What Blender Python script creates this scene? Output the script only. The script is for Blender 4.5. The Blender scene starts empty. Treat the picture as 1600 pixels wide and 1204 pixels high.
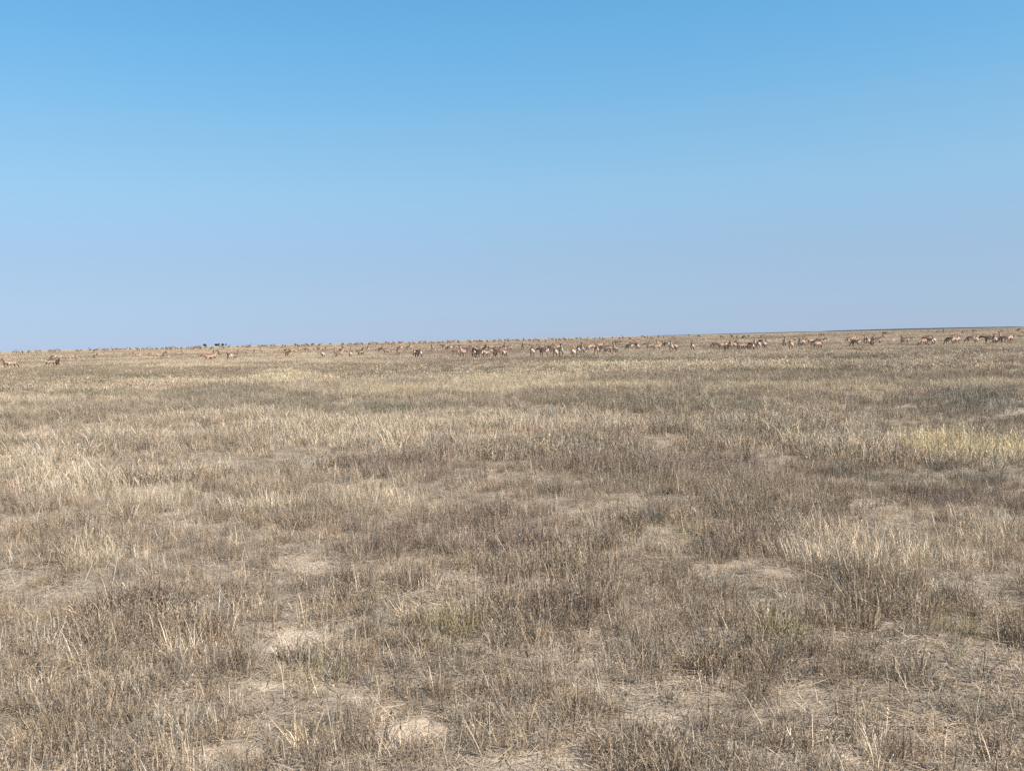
import bpy, bmesh, math, random
import numpy as np
from mathutils import Vector, Matrix

random.seed(7)
rng = np.random.default_rng(11)
R = math.radians
SC = bpy.context.scene

# ------------------------------------------------------------------ camera, sky, sun, exposure
F = 1400.0            # focal length in photograph pixels (photograph is 1600 x 1204)
H = 1.35              # camera height above the near ground
PITCH = math.atan((602 - 530.0) / F)
ROLL = R(1.36)
cam_d = bpy.data.cameras.new('camera')
cam_d.sensor_width = 36.0
cam_d.lens = F / 1600.0 * 36.0
cam_d.clip_start = 0.05
cam_d.clip_end = 40000
cam = bpy.data.objects.new('camera', cam_d)
SC.collection.objects.link(cam)
CAM_M = Matrix.Translation((0, 0, H)) @ Matrix.Rotation(R(90) - PITCH, 4, 'X') @ Matrix.Rotation(-ROLL, 4, 'Z')
cam.matrix_world = CAM_M
SC.camera = cam

SUN_EL, SUN_AZ = R(41), R(122)     # azimuth clockwise from +Y (the view direction)
w = bpy.data.worlds.new('World'); SC.world = w; w.use_nodes = True
nt = w.node_tree
bg = nt.nodes['Background']
sky = nt.nodes.new('ShaderNodeTexSky'); sky.sky_type = 'NISHITA'; sky.sun_disc = False
sky.sun_elevation = SUN_EL; sky.sun_rotation = SUN_AZ
sky.air_density = 1.0; sky.dust_density = 0.6; sky.ozone_density = 1.5; sky.altitude = 200
# sky tint begin
bg.inputs[1].default_value = 0.085
tcw = nt.nodes.new('ShaderNodeTexCoord'); sxyz = nt.nodes.new('ShaderNodeSeparateXYZ'); nt.links.new(tcw.outputs['Generated'], sxyz.inputs[0])
def sky_ramp(stops, mul):
    r = nt.nodes.new('ShaderNodeValToRGB'); r.color_ramp.interpolation = 'LINEAR'
    el = r.color_ramp.elements
    while len(el) < len(stops): el.new(0.5)
    for e, (p, c) in zip(el, stops): e.position = p; e.color = (c[0] * mul, c[1] * mul, c[2] * mul, 1)
    nt.links.new(sxyz.outputs['Z'], r.inputs[0]); return r.outputs[0]
# clear dry-steppe air: bluer and paler low down than the default sky; above the view, warmed to take blue from shade (share of the computed sky kept at each height)
CORR = [(0.0, (0.574, 0.749, 1.318)), (0.0213, (0.465, 0.605, 1.033)), (0.0567, (0.498, 0.58, 0.834)), (0.0918, (0.568, 0.637, 0.803)), (0.1604, (0.70, 0.845, 0.89)),
        (0.2263, (0.707, 0.978, 1.009)), (0.3127, (0.607, 1.081, 1.174)), (0.42, (0.72, 1.08, 1.10)), (0.75, (1.15, 1.0, 0.85))]
def s2l(c): return tuple((v / 255 / 12.92 if v / 255 < .04045 else ((v / 255 + .055) / 1.055) ** 2.4) for v in c)
GRAD = [(0.0, s2l((173, 193, 218))), (0.0213, s2l((171, 195, 221))), (0.0918, s2l((163, 195, 226))), (0.1604, s2l((153, 199, 233))), (0.2263, s2l((135, 191, 232))),
        (0.2765, s2l((120, 184, 231))), (0.3473, s2l((104, 174, 226))), (0.7, s2l((112, 148, 186)))]
mu = nt.nodes.new('ShaderNodeMix'); mu.data_type = 'RGBA'; mu.blend_type = 'MULTIPLY'; mu.inputs[0].default_value = 1
nt.links.new(sky.outputs[0], mu.inputs[6]); nt.links.new(sky_ramp(CORR, 0.94), mu.inputs[7])
sc_ = nt.nodes.new('ShaderNodeVectorMath'); sc_.operation = 'SCALE'; sc_.inputs['Scale'].default_value = 1 / (0.085 * 2 ** 1.0)
nt.links.new(sky_ramp(GRAD, 1.0), sc_.inputs[0])
mg = nt.nodes.new('ShaderNodeMix'); mg.data_type = 'RGBA'; mg.inputs[0].default_value = 0.6
nt.links.new(mu.outputs[2], mg.inputs[6]); nt.links.new(sc_.outputs[0], mg.inputs[7]); nt.links.new(mg.outputs[2], bg.inputs[0])
# sky tint end

sd = bpy.data.lights.new('sun', 'SUN'); sd.energy = 4.2; sd.angle = R(0.53); sd.color = (1.0, 0.95, 0.87)
so = bpy.data.objects.new('sun', sd); SC.collection.objects.link(so)
sdir = Vector((math.sin(SUN_AZ) * math.cos(SUN_EL), math.cos(SUN_AZ) * math.cos(SUN_EL), math.sin(SUN_EL)))
so.rotation_euler = sdir.to_track_quat('Z', 'Y').to_euler()

SC.view_settings.view_transform = 'Standard'; SC.view_settings.look = 'None'
SC.view_settings.gamma = 1.0; SC.view_settings.exposure = 1.0
SC.render.engine = 'CYCLES'
SC.cycles.max_bounces = 6; SC.cycles.diffuse_bounces = 3; SC.cycles.volume_bounces = 1
SC.cycles.transparent_max_bounces = 8
SC.cycles.use_denoising = False

# ------------------------------------------------------------------ helpers
RINV = np.array(CAM_M.to_3x3().inverted())
def project(x, y, z):
    """world arrays -> photograph pixels"""
    p = np.stack([x, y, z - H], -1) @ RINV.T
    d = np.maximum(-p[..., 2], 1e-4)
    return 800 + F * p[..., 0] / d, 602 - F * p[..., 1] / d

def ray(px, py):
    v = CAM_M.to_3x3() @ Vector(((px - 800) / F, -(py - 602) / F, -1.0))
    return v.normalized()

def _hash(ix, iy, s):
    h = (ix * 374761393 + iy * 668265263 + s * 1442695041) & 0xFFFFFFFF
    h = ((h ^ (h >> 13)) * 1274126177) & 0xFFFFFFFF
    h = (h ^ (h >> 16)) & 0xFFFFFFFF
    return h / 4294967295.0

def noise(x, y, s=0):
    x = np.asarray(x, float); y = np.asarray(y, float)
    ix = np.floor(x).astype(np.int64); iy = np.floor(y).astype(np.int64)
    fx = x - ix; fy = y - iy
    fx = fx * fx * (3 - 2 * fx); fy = fy * fy * (3 - 2 * fy)
    a = _hash(ix, iy, s); b = _hash(ix + 1, iy, s); c = _hash(ix, iy + 1, s); d = _hash(ix + 1, iy + 1, s)
    return (a + (b - a) * fx) * (1 - fy) + (c + (d - c) * fx) * fy

def fbm(x, y, s=0, o=4):
    t = 0; a = 0.5; n = 0
    for k in range(o):
        t = t + a * noise(x * 2 ** k + 17.3 * k, y * 2 ** k - 9.1 * k, s + k); n += a; a *= 0.55
    return t / n

def sstep(a, b, x):
    t = np.clip((x - a) / (b - a), 0, 1); return t * t * (3 - 2 * t)

# plant patches and bare patches of this piece of steppe: where each stands (found from the photograph) and its half-size
# (photo x, photo y, half width, half height)
BARE = [(430,1008,80,24),(400,1030,50,12),(618,1143,72,22),(470,878,28,10),(482,890,18,8),(880,1043,42,11),(1128,1074,48,10),(1118,988,42,9),
        (1150,968,30,7),(870,884,34,9),(905,878,34,7),(672,899,42,6),(905,890,26,9),(968,1166,50,14),(1335,1182,46,20),(1368,969,58,5),
        (1072,785,34,4),(1330,787,60,3),(1420,795,60,3),(40,672,95,4),(85,655,60,3),(1592,1030,24,14),(385,790,44,3),(210,845,40,4),(20,852,22,5),
        (1010,1125,40,7),(1320,1090,36,7),(360,1180,60,12),(560,1090,24,5),(1190,940,24,5),(60,930,30,3),(1440,762,18,4),
        (310,1022,30,4),(735,1010,22,4),(1240,812,60,4),(505,741,30,3),(570,752,40,3),(470,1058,50,8),(420,1075,40,6),(1560,1150,22,6)]
YEL = [(450,592,58,5),(330,598,130,3),(440,583,38,3),(300,573,80,2),(560,615,70,4),(640,608,60,3),(790,597,110,7),(860,609,75,5),(760,612,90,4),
       (980,604,60,4),(1200,606,120,4),(1370,608,50,5),(1545,601,50,5),(1490,604,40,3),(940,574,80,3),(1270,577,50,2)]
VYEL = [(1480,703,46,15),(1522,712,30,13),(1582,706,42,16)]
STRAW = [(250,686,95,7),(440,672,80,8),(640,665,150,10),(800,668,80,9),(60,628,90,4),(200,628,60,3),(1310,700,60,9),(560,690,160,8),
         (70,735,100,20),(120,765,80,20),(590,782,70,14),(240,782,60,14),(1350,865,130,30),(1450,880,90,26),(1260,860,60,20),(150,870,40,18),(400,800,70,10),
         (1560,840,60,20),(1130,572,150,3),(1410,706,60,10),(1340,704,60,9),(1540,715,80,16),(500,664,90,8),(920,660,80,7),(330,655,120,4)]
GREEN = [(230,625,120,9),(340,620,90,10),(430,630,80,8),(1350,588,95,8),(1430,582,60,5),(150,630,60,6),(1000,590,50,3),(930,566,160,4),(640,598,60,3),(1050,638,180,8),(560,640,150,7),(900,636,120,7),(1300,562,200,3),(150,590,120,4),(260,645,60,6)]
BLUEG = [(1540,632,75,14),(1600,650,90,16),(1480,640,50,8),(1520,752,90,11),(1390,745,60,8),(1400,1025,52,20),(1505,1085,34,34),(245,1160,40,20),
         (215,912,24,12),(905,715,50,6),(1570,745,60,10),(190,1085,24,14)]
YGRN = [(1240,1000,48,20),(1030,850,50,10),(700,1000,50,16),(1500,985,40,18),(500,1070,40,16)]
PURP = [(610,728,85,13),(520,735,50,8),(660,840,150,28),(780,870,80,16),(560,860,80,14),(850,980,80,16),(560,720,50,8),(1340,930,36,12),(180,960,90,14),
        (1180,850,80,18),(950,740,120,10),(1130,725,90,10),(1480,790,90,8)]
PINK = [(780,684,110,6),(600,682,110,5),(50,775,60,8),(300,830,40,8),(720,770,60,7),(850,795,80,5),(470,850,50,8),(400,755,60,5)]

def patch(px, py, lst, wx, wy):
    m = np.zeros_like(px)
    for cx, cy, rx, ry in lst:
        dx = (px - cx) / rx + wx; dy = (py - cy) / (ry * 1.05) + wy
        q = dx * dx + dy * dy
        m = np.maximum(m, 1 - sstep(0.45, 1.7, q))
    return m

def zfar(d):
    return 1.0 * sstep(120, 420, d)

def zbase(x, y):
    d = np.hypot(x, y)
    k = 1 - sstep(30, 90, d)
    z = (fbm(x / 2.3, y / 2.3, 40, 3) - 0.5) * 0.10 * k + (fbm(x / 0.35, y / 0.35, 44, 3) - 0.5) * 0.05 * (1 - sstep(12, 40, d))
    # the land lifts a little where the ground meets the far rise
    return z + zfar(d) + (fbm(x / 60, y / 60, 50, 2) - 0.5) * 0.25 * sstep(40, 140, d) * (1 - 0.6 * sstep(150, 400, d))

def masks(x, y, z=None):
    if z is None: z = zfar(np.hypot(x, y))
    px, py = project(x, y, z)
    d = np.hypot(x, y)
    s = np.clip(d * 0.05, 0.12, 40)
    wx = (fbm(x / (s * 1.6), y / (s * 4), 1, 5) - 0.5) * 2.4
    wy = (fbm(x / (s * 1.6), y / (s * 4), 9, 5) - 0.5) * 2.4
    soft = {'straw': .5, 'yel': .5, 'vyel': .55, 'bare': .75}
    f = {n: patch(px, py, l, wx * soft.get(n, 1), wy * soft.get(n, 1)) for n, l in (('bare', BARE), ('yel', YEL), ('vyel', VYEL), ('straw', STRAW), ('green', GREEN),
                                                  ('blueg', BLUEG), ('ygrn', YGRN), ('purp', PURP), ('pink', PINK))}
    # near by, roots and runners break the bare places up
    f['bare'] = f['bare'] * np.where(d < 25, sstep(.33, .52, fbm(x / .20, y / .20, 140, 4)), sstep(.3, .5, fbm(x / 1.5, y / 1.5, 141, 3)))
    f['px'], f['py'], f['d'] = px, py, d
    return f

def height(x, y):
    m = masks(x, y, np.zeros_like(x))
    near = 1 - sstep(12, 30, m['d'])
    return zbase(x, y) + m['bare'] * near * (-0.022 + 0.055 * fbm(x / 0.22, y / 0.22, 70, 4))

COL = dict(soil=(0.545, 0.425, 0.315), sage=(0.295, 0.232, 0.170), straw=(0.535, 0.435, 0.32), yel=(0.54, 0.445, 0.295), vyel=(0.70, 0.57, 0.33),
           green=(0.225, 0.208, 0.150), blueg=(0.245, 0.228, 0.19), ygrn=(0.36, 0.315, 0.17), purp=(0.265, 0.20, 0.165), pink=(0.47, 0.325, 0.25))
COL = {k: np.array(v) for k, v in COL.items()}

# ------------------------------------------------------------------ materials
def new_mat(name):
    m = bpy.data.materials.new(name); m.use_nodes = True
    n = m.node_tree; n.nodes.clear()
    out = n.nodes.new('ShaderNodeOutputMaterial')
    return m, n, out

def plant_mat(name, transl=0.22):
    m, n, out = new_mat(name)
    a = n.nodes.new('ShaderNodeAttribute'); a.attribute_type = 'INSTANCER'; a.attribute_name = 'tint'
    b = n.nodes.new('ShaderNodeAttribute'); b.attribute_name = 'shade'
    mix = n.nodes.new('ShaderNodeMix'); mix.data_type = 'RGBA'; mix.blend_type = 'MULTIPLY'; mix.inputs[0].default_value = 1
    n.links.new(a.outputs['Color'], mix.inputs[6]); n.links.new(b.outputs['Color'], mix.inputs[7])
    d = n.nodes.new('ShaderNodeBsdfDiffuse'); t = n.nodes.new('ShaderNodeBsdfTranslucent'); ms = n.nodes.new('ShaderNodeMixShader')
    ms.inputs[0].default_value = transl
    n.links.new(mix.outputs[2], d.inputs[0]); n.links.new(mix.outputs[2], t.inputs[0])
    n.links.new(d.outputs[0], ms.inputs[1]); n.links.new(t.outputs[0], ms.inputs[2]); n.links.new(ms.outputs[0], out.inputs[0])
    return m

M_GRASS = plant_mat('dry_blades', 0.18)
M_SAGE = plant_mat('sage_twigs', 0.08)

def attr_mat(name, rough=0.9, bump=0.0):
    m, n, out = new_mat(name)
    a = n.nodes.new('ShaderNodeAttribute'); a.attribute_name = 'coat'
    p = n.nodes.new('ShaderNodeBsdfPrincipled'); p.inputs['Roughness'].default_value = rough
    tc = n.nodes.new('ShaderNodeTexCoord'); nz = n.nodes.new('ShaderNodeTexNoise'); nz.inputs['Scale'].default_value = 14
    mp = n.nodes.new('ShaderNodeMapRange'); mp.inputs['To Min'].default_value = 0.8; mp.inputs['To Max'].default_value = 1.2
    mx = n.nodes.new('ShaderNodeMix'); mx.data_type = 'RGBA'; mx.blend_type = 'MULTIPLY'; mx.inputs[0].default_value = 1
    n.links.new(tc.outputs['Object'], nz.inputs['Vector']); n.links.new(nz.outputs[0], mp.inputs[0])
    n.links.new(a.outputs['Color'], mx.inputs[6]); n.links.new(mp.outputs[0], mx.inputs[7])
    n.links.new(mx.outputs[2], p.inputs['Base Color']); n.links.new(p.outputs[0], out.inputs[0])
    return m

def ground_mat():
    m, n, out = new_mat('steppe_soil')
    L = n.links.new
    a = n.nodes.new('ShaderNodeAttribute'); a.attribute_name = 'cover'
    geo = n.nodes.new('ShaderNodeNewGeometry')
    p = n.nodes.new('ShaderNodeBsdfPrincipled'); p.inputs['Roughness'].default_value = 0.95
    p.inputs['Specular IOR Level'].default_value = 0.15
    n1 = n.nodes.new('ShaderNodeTexNoise'); n1.inputs['Scale'].default_value = 5; n1.inputs['Detail'].default_value = 8
    n2 = n.nodes.new('ShaderNodeTexNoise'); n2.inputs['Scale'].default_value = 60; n2.inputs['Detail'].default_value = 6; n2.inputs['Roughness'].default_value = 0.7
    vo = n.nodes.new('ShaderNodeTexVoronoi'); vo.inputs['Scale'].default_value = 45; vo.feature = 'DISTANCE_TO_EDGE'
    for q in (n1, n2, vo): L(geo.outputs['Position'], q.inputs['Vector'])
    r1 = n.nodes.new('ShaderNodeMapRange'); r1.inputs['From Min'].default_value = 0.3; r1.inputs['From Max'].default_value = 0.7
    r1.inputs['To Min'].default_value = 0.82; r1.inputs['To Max'].default_value = 1.14
    L(n1.outputs[0], r1.inputs[0])
    r2 = n.nodes.new('ShaderNodeMapRange'); r2.inputs['From Min'].default_value = 0.3; r2.inputs['From Max'].default_value = 0.7
    r2.inputs['To Min'].default_value = 0.72; r2.inputs['To Max'].default_value = 1.2
    L(n2.outputs[0], r2.inputs[0])
    mu = n.nodes.new('ShaderNodeMath'); mu.operation = 'MULTIPLY'; L(r1.outputs[0], mu.inputs[0]); L(r2.outputs[0], mu.inputs[1])
    mx = n.nodes.new('ShaderNodeMix'); mx.data_type = 'RGBA'; mx.blend_type = 'MULTIPLY'; mx.inputs[0].default_value = 1
    L(a.outputs['Color'], mx.inputs[6]); L(mu.outputs[0], mx.inputs[7]); L(mx.outputs[2], p.inputs['Base Color'])
    ad = n.nodes.new('ShaderNodeMath'); ad.operation = 'ADD'; L(n2.outputs[0], ad.inputs[0])
    ml = n.nodes.new('ShaderNodeMath'); ml.operation = 'MULTIPLY'; ml.inputs[1].default_value = 1.5
    mn = n.nodes.new('ShaderNodeMath'); mn.operation = 'MINIMUM'; mn.inputs[1].default_value = 0.15
    L(vo.outputs['Distance'], mn.inputs[0]); L(mn.outputs[0], ml.inputs[0]); L(ml.outputs[0], ad.inputs[1])
    bp = n.nodes.new('ShaderNodeBump'); bp.inputs['Strength'].default_value = 0.8; bp.inputs['Distance'].default_value = 0.012
    L(ad.outputs[0], bp.inputs['Height']); L(bp.outputs[0], p.inputs['Normal'])
    L(p.outputs[0], out.inputs[0])
    return m

def mesh_np(name, V, Fc, mat=None, smooth=True):
    me = bpy.data.meshes.new(name)
    V = np.asarray(V, np.float32)
    me.vertices.add(len(V)); me.vertices.foreach_set('co', V.ravel())
    sizes = np.array([len(f) for f in Fc], np.int32) if isinstance(Fc, list) else np.full(len(Fc), Fc.shape[1], np.int32)
    idx = np.concatenate([np.asarray(f, np.int32) for f in Fc]) if isinstance(Fc, list) else Fc.astype(np.int32).ravel()
    me.loops.add(len(idx)); me.loops.foreach_set('vertex_index', idx)
    me.polygons.add(len(sizes)); st = np.zeros(len(sizes), np.int32); st[1:] = np.cumsum(sizes)[:-1]
    me.polygons.foreach_set('loop_start', st)
    me.update(calc_edges=True)
    if smooth: me.polygons.foreach_set('use_smooth', np.ones(len(sizes), bool))
    if mat: me.materials.append(mat)
    return me

def set_col(me, name, C):
    a = me.attributes.new(name, 'FLOAT_COLOR', 'POINT')
    C = np.asarray(C, np.float32)
    if C.shape[1] == 3: C = np.concatenate([C, np.ones((len(C), 1), np.float32)], 1)
    a.data.foreach_set('color', C.ravel())

def link(name, me, **props):
    o = bpy.data.objects.new(name, me); SC.collection.objects.link(o)
    for k, v in props.items(): o[k] = v
    return o

# ------------------------------------------------------------------ plant colour at a place
def patchy(x, y, s):
    """plant communities from half a metre to fifty metres across, the same everywhere"""
    v = (noise(x / 55, y / 55, s) - .5) * 1.0 + (noise(x / 24 + 5, y / 24, s + 1) - .5) * 1.0 + (noise(x / 10, y / 10 + 3, s + 2) - .5) * 1.0 \
        + (noise(x / 4, y / 4, s + 3) - .5) * .9 + (noise(x / 1.7, y / 1.7, s + 4) - .5) * .8 + (noise(x / .7, y / .7, s + 5) - .5) * .5
    return .5 + v * .25

def cover_mean(x, y, m):
    """mean colour of what grows there, paled far off for haze"""
    d = m['d']
    n1 = patchy(x, y, 3); n2 = patchy(x, y, 105); n3 = patchy(x, y, 206)
    def mixc(c, k, t): return c * (1 - t[:, None]) + k * t[:, None]
    c = np.tile(COL['sage'] * 1.1, (len(x), 1))
    c = mixc(c, COL['straw'], 0.45 * sstep(150, 420, d)); c = mixc(c, np.array((.62, .51, .42)), 0.8 * sstep(300, 600, d))  # far plain pales with distance: haze put into the ground colour
    c = mixc(c, COL['straw'], sstep(0.44, 0.64, n1) * 0.8)
    c = mixc(c, COL['green'], sstep(0.56, 0.74, n2) * 0.45)
    c = mixc(c, COL['purp'], sstep(0.52, 0.66, n3) * 0.55)
    for k, t in (('purp', .7), ('green', .6), ('blueg', .75), ('ygrn', .7), ('pink', .75), ('straw', .96), ('yel', .9), ('vyel', .95)):
        c = mixc(c, COL[k], m[k] * t)
    return c

# ------------------------------------------------------------------ the ground: one sheet to the horizon
def build_ground():
    rings = [0.0]
    r = 0.5
    while r < 9000:
        rings.append(r)
        r += max(0.035, r * 0.0105) if r < 600 else r * 0.05
    rings = np.array(rings[1:])
    th = np.concatenate([np.arange(-40, 40, 0.16), np.arange(40, 320, 4.0)])
    T, Rr = np.meshgrid(np.radians(th), rings)
    x = (np.sin(T) * Rr).ravel(); y = (np.cos(T) * Rr).ravel()
    z = height(x, y)
    m = masks(x, y, z)
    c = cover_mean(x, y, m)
    d = m['d']
    k = sstep(18, 60, d)[:, None]                     # with distance the gaps between plants close up
    soil = COL['soil'] * (0.88 + 0.24 * fbm(x / 1.4, y / 1.4, 90, 3))[:, None]
    litter = np.array((0.30, 0.24, 0.182))
    lt = (1 - m['bare'] * 0.95)[:, None] * (0.55 + 0.5 * fbm(x / .4, y / .4, 33, 2))[:, None]
    soil = soil * (1 - lt) + litter * lt
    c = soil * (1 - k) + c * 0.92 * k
    n, q = len(rings), len(th)
    i = np.arange(n - 1)[:, None] * q; j = np.arange(q)[None]; j2 = (j + 1) % q
    Fq = np.stack([i + j, i + j2, i + q + j2, i + q + j], -1).reshape(-1, 4)[:, ::-1]
    V = np.stack([x, y, z], 1)
    V = np.concatenate([V, [[0, 0, float(z[:q].mean())]]])
    tri = [[len(V) - 1, (jj + 1) % q, jj] for jj in range(q)]
    me = bpy.data.meshes.new('ground')
    nq = len(Fq); sizes = np.concatenate([np.full(nq, 4), np.full(q, 3)]).astype(np.int32)
    idx = np.concatenate([Fq.ravel(), np.array(tri)[:, ::-1].ravel()]).astype(np.int32)
    me.vertices.add(len(V)); me.vertices.foreach_set('co', V.astype(np.float32).ravel())
    me.loops.add(len(idx)); me.loops.foreach_set('vertex_index', idx)
    me.polygons.add(len(sizes)); st = np.zeros(len(sizes), np.int32); st[1:] = np.cumsum(sizes)[:-1]
    me.polygons.foreach_set('loop_start', st); me.polygons.foreach_set('use_smooth', np.ones(len(sizes), bool))
    me.update(calc_edges=True)
    me.materials.append(ground_mat())
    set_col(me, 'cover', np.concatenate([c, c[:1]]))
    # make sure it faces up
    if me.polygons[100].normal.z < 0: me.flip_normals()
    link('ground', me, kind='structure')
build_ground()

# ------------------------------------------------------------------ plant prototypes
class Blades:
    def __init__(s): s.V = []; s.F = []; s.C = []
    def strip(s, pts, wid, col, ang=None):
        """tapered curved strip through pts"""
        ang = random.uniform(0, math.pi) if ang is None else ang
        sx, sy = math.cos(ang), math.sin(ang)
        b = len(s.V); n = len(pts)
        for k, p in enumerate(pts[:-1]):
            w_ = wid * (1 - 0.55 * k / (n - 1)) * .5
            s.V += [(p[0] - sx * w_, p[1] - sy * w_, p[2]), (p[0] + sx * w_, p[1] + sy * w_, p[2])]
            s.C += [col, col]
        s.V.append(tuple(pts[-1])); s.C.append(col)
        for k in range(n - 2): s.F.append((b + 2 * k, b + 2 * k + 1, b + 2 * k + 3, b + 2 * k + 2))
        s.F.append((b + 2 * n - 4, b + 2 * n - 3, b + 2 * n - 2))
    def leaf(s, p, d, ln, wid, col):
        a = Vector(d).normalized(); u = a.orthogonal().normalized()
        u = Matrix.Rotation(random.uniform(0, 6.28), 3, a) @ u
        p = Vector(p); b = len(s.V)
        s.V += [tuple(p - u * wid * .3), tuple(p + a * ln * .55 + u * wid * .5), tuple(p + a * ln), tuple(p + a * ln * .5 - u * wid * .5)]
        s.C += [col] * 4; s.F.append((b, b + 1, b + 2, b + 3))
    def obj(s, name, mat, coll):
        me = mesh_np(name, s.V, s.F, mat, smooth=False); set_col(me, 'shade', s.C)
        o = bpy.data.objects.new(name, me); coll.objects.link(o); return o

def shade(lo, hi, warm=0.0):
    v = random.uniform(lo, hi); w_ = random.uniform(-.05, .05) + warm
    return (v * (1 + w_), v, v * (1 - w_))

def curve(x, y, z0, ln, lean, az, bend, n=4):
    pts = []; px, py, pz = x, y, z0
    a = lean
    for k in range(n):
        pts.append((px, py, pz)); st = ln / (n - 1)
        px += math.sin(a) * math.cos(az) * st; py += math.sin(a) * math.sin(az) * st; pz += math.cos(a) * st
        a += bend / (n - 1)
    return pts

def grass_tuft(name, coll, nb, rad, h0, h1, wid, lean=0.35, bend=0.9, heads=0.3):
    B = Blades()
    for _ in range(nb):
        r = rad * math.sqrt(random.random()); a = random.uniform(0, 6.28)
        x, y = r * math.cos(a), r * math.sin(a)
        az = a + random.gauss(0, 0.9)
        ln = random.uniform(h0, h1) * random.choice((.5, .8, 1, 1))
        c = shade(0.4, 1.5)
        pts = curve(x, y, -0.01, ln, abs(random.gauss(0, lean)), az, random.uniform(0, bend), 4)
        B.strip(pts, wid * random.uniform(.7, 1.3), c)
        if random.random() < heads:
            e = Vector(pts[-1]) ; dd = e - Vector(pts[-2])
            for q in range(3):
                B.leaf(e - dd * .25 * q, dd + Vector((random.gauss(0, .02), random.gauss(0, .02), 0)), wid * 4.5, wid * 1.3, shade(.85, 1.3, .02))
    B.obj(name, M_GRASS, coll)

def sage(name, coll, ns, rad, h0, h1, wid, nl, ll, lean=0.5):
    B = Blades()
    for _ in range(ns):
        a = random.uniform(0, 6.28); r = rad * math.sqrt(random.random()) * .7
        ln = random.uniform(h0, h1)
        stemc = shade(0.35, 1.6, .0)
        pts = curve(r * math.cos(a), r * math.sin(a), -0.01, ln, abs(random.gauss(0, lean)), a + random.gauss(0, .8), random.uniform(-.5, .5), 4)
        B.strip(pts, wid * random.uniform(.8, 1.4), stemc)
        P = [Vector(p) for p in pts]
        for q in range(nl):
            t = random.uniform(.15, 1.0) * 2.99; k = int(t); p = P[k].lerp(P[k + 1], t - k)
            ax = (P[k + 1] - P[k]).normalized()
            dd = ax * random.uniform(.5, 1.4) + Vector((random.gauss(0, .45), random.gauss(0, .45), random.gauss(0, .2)))
            B.leaf(p, dd, ll * random.uniform(.5, 1.5), wid * random.uniform(.8, 1.4), shade(.65, 1.2, .02))
    B.obj(name, M_SAGE, coll)

def stalks(name, coll, n, rad, h0, h1, wid):
    B = Blades()
    for _ in range(n):
        a = random.uniform(0, 6.28); r = rad * random.random()
        ln = random.uniform(h0, h1); pts = curve(r * math.cos(a), r * math.sin(a), -.01, ln, abs(random.gauss(0, .3)), a, random.uniform(-.3, .5), 5)
        c = shade(.9, 1.25)
        B.strip(pts, wid, c)
        for q in range(random.choice((0, 1, 2, 3))):
            k = random.choice((1, 2, 3)); p = pts[k]
            B.strip(curve(p[0], p[1], p[2], ln * random.uniform(.2, .45), random.uniform(.4, .9), random.uniform(0, 6.28), -.3, 3), wid * .7, c)
    B.obj(name, M_GRASS, coll)

def litter(name, coll, n, rad, l0, l1, wid):
    B = Blades()
    for _ in range(n):
        a = random.uniform(0, 6.28); r = rad * math.sqrt(random.random()); az = random.uniform(0, 6.28)
        ln = random.uniform(l0, l1)
        pts = curve(r * math.cos(a), r * math.sin(a), random.uniform(.002, .02), ln, 1.57 + random.gauss(0, .12), az, random.uniform(-.25, .25), 3)
        pts = [(p[0], p[1], max(p[2], .002)) for p in pts]
        # slight tilt so that the strip has an upper face
        B.strip(pts, wid, shade(.6, 1.4, .02), az + 1.57)
    B.obj(name, M_GRASS, coll)

def clod(name, coll, seed, n):
    T = random.Random(seed); V, Fc, Cc = [], [], []
    for _ in range(n):
        bm = bmesh.new(); bmesh.ops.create_icosphere(bm, subdivisions=1, radius=1)
        r = T.uniform(.003, .009); ox, oy = T.gauss(0, .05), T.gauss(0, .05); c = T.uniform(.8, 1.15)
        sx, sy, sz = T.uniform(.7, 1.4), T.uniform(.7, 1.4), T.uniform(.35, .7); b = len(V)
        for v in bm.verts:
            k = T.uniform(.75, 1.15); V.append((ox + v.co.x * r * sx * k, oy + v.co.y * r * sy * k, r * .25 + v.co.z * r * sz * k)); Cc.append((c, c, c))
        for f in bm.faces: Fc.append(tuple(b + v.index for v in f.verts))
        bm.free()
    me = mesh_np(name, V, Fc, M_GRASS, False); set_col(me, 'shade', Cc)
    o = bpy.data.objects.new(name, me); coll.objects.link(o)

def coll(name):
    return bpy.data.collections.new(name)

C_G, C_S, C_T, C_L, C_C = coll('grass_kinds'), coll('sage_kinds'), coll('stalk_kinds'), coll('litter_kinds'), coll('clod_kinds')
for v in range(5): clod('soil_clod.%03d' % v, C_C, v, 9)
# level of detail 0..3, four shapes each for grass and sage
for lod, (nb, rad, h0, h1, wd) in enumerate([(34, .055, .06, .165, .0024), (42, .10, .08, .21, .0050), (56, .26, .08, .20, .013), (90, 1.2, .05, .13, .04)]):
    for v in range(5):
        grass_tuft('grass_tuft.%03d' % (lod * 5 + v), C_G, nb, rad, h0 * (1 + .1 * v), h1 * (0.8 + .12 * v), wd, .25 + .06 * v, .5 + .2 * v, .12 if lod < 2 else 0.05)
for lod, (ns, rad, h0, h1, wd, nl, ll) in enumerate([(26, .06, .045, .145, .0024, 8, .010), (26, .11, .06, .17, .0046, 5, .018), (34, .26, .06, .16, .012, 3, .04), (60, 1.2, .04, .12, .04, 1, .08)]):
    for v in range(5):
        sage('sage_plant.%03d' % (lod * 5 + v), C_S, ns + 2 * v, rad, h0, h1 * (.85 + .1 * v), wd, nl, ll, .35 + .08 * v)
for v in range(5): stalks('dead_stalk.%03d' % v, C_T, 1 + v % 3, .03, .11, .24, .0026)
for v in range(5): litter('litter_patch.%03d' % v, C_L, 40, .13, .02, .11, .0028)

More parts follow.
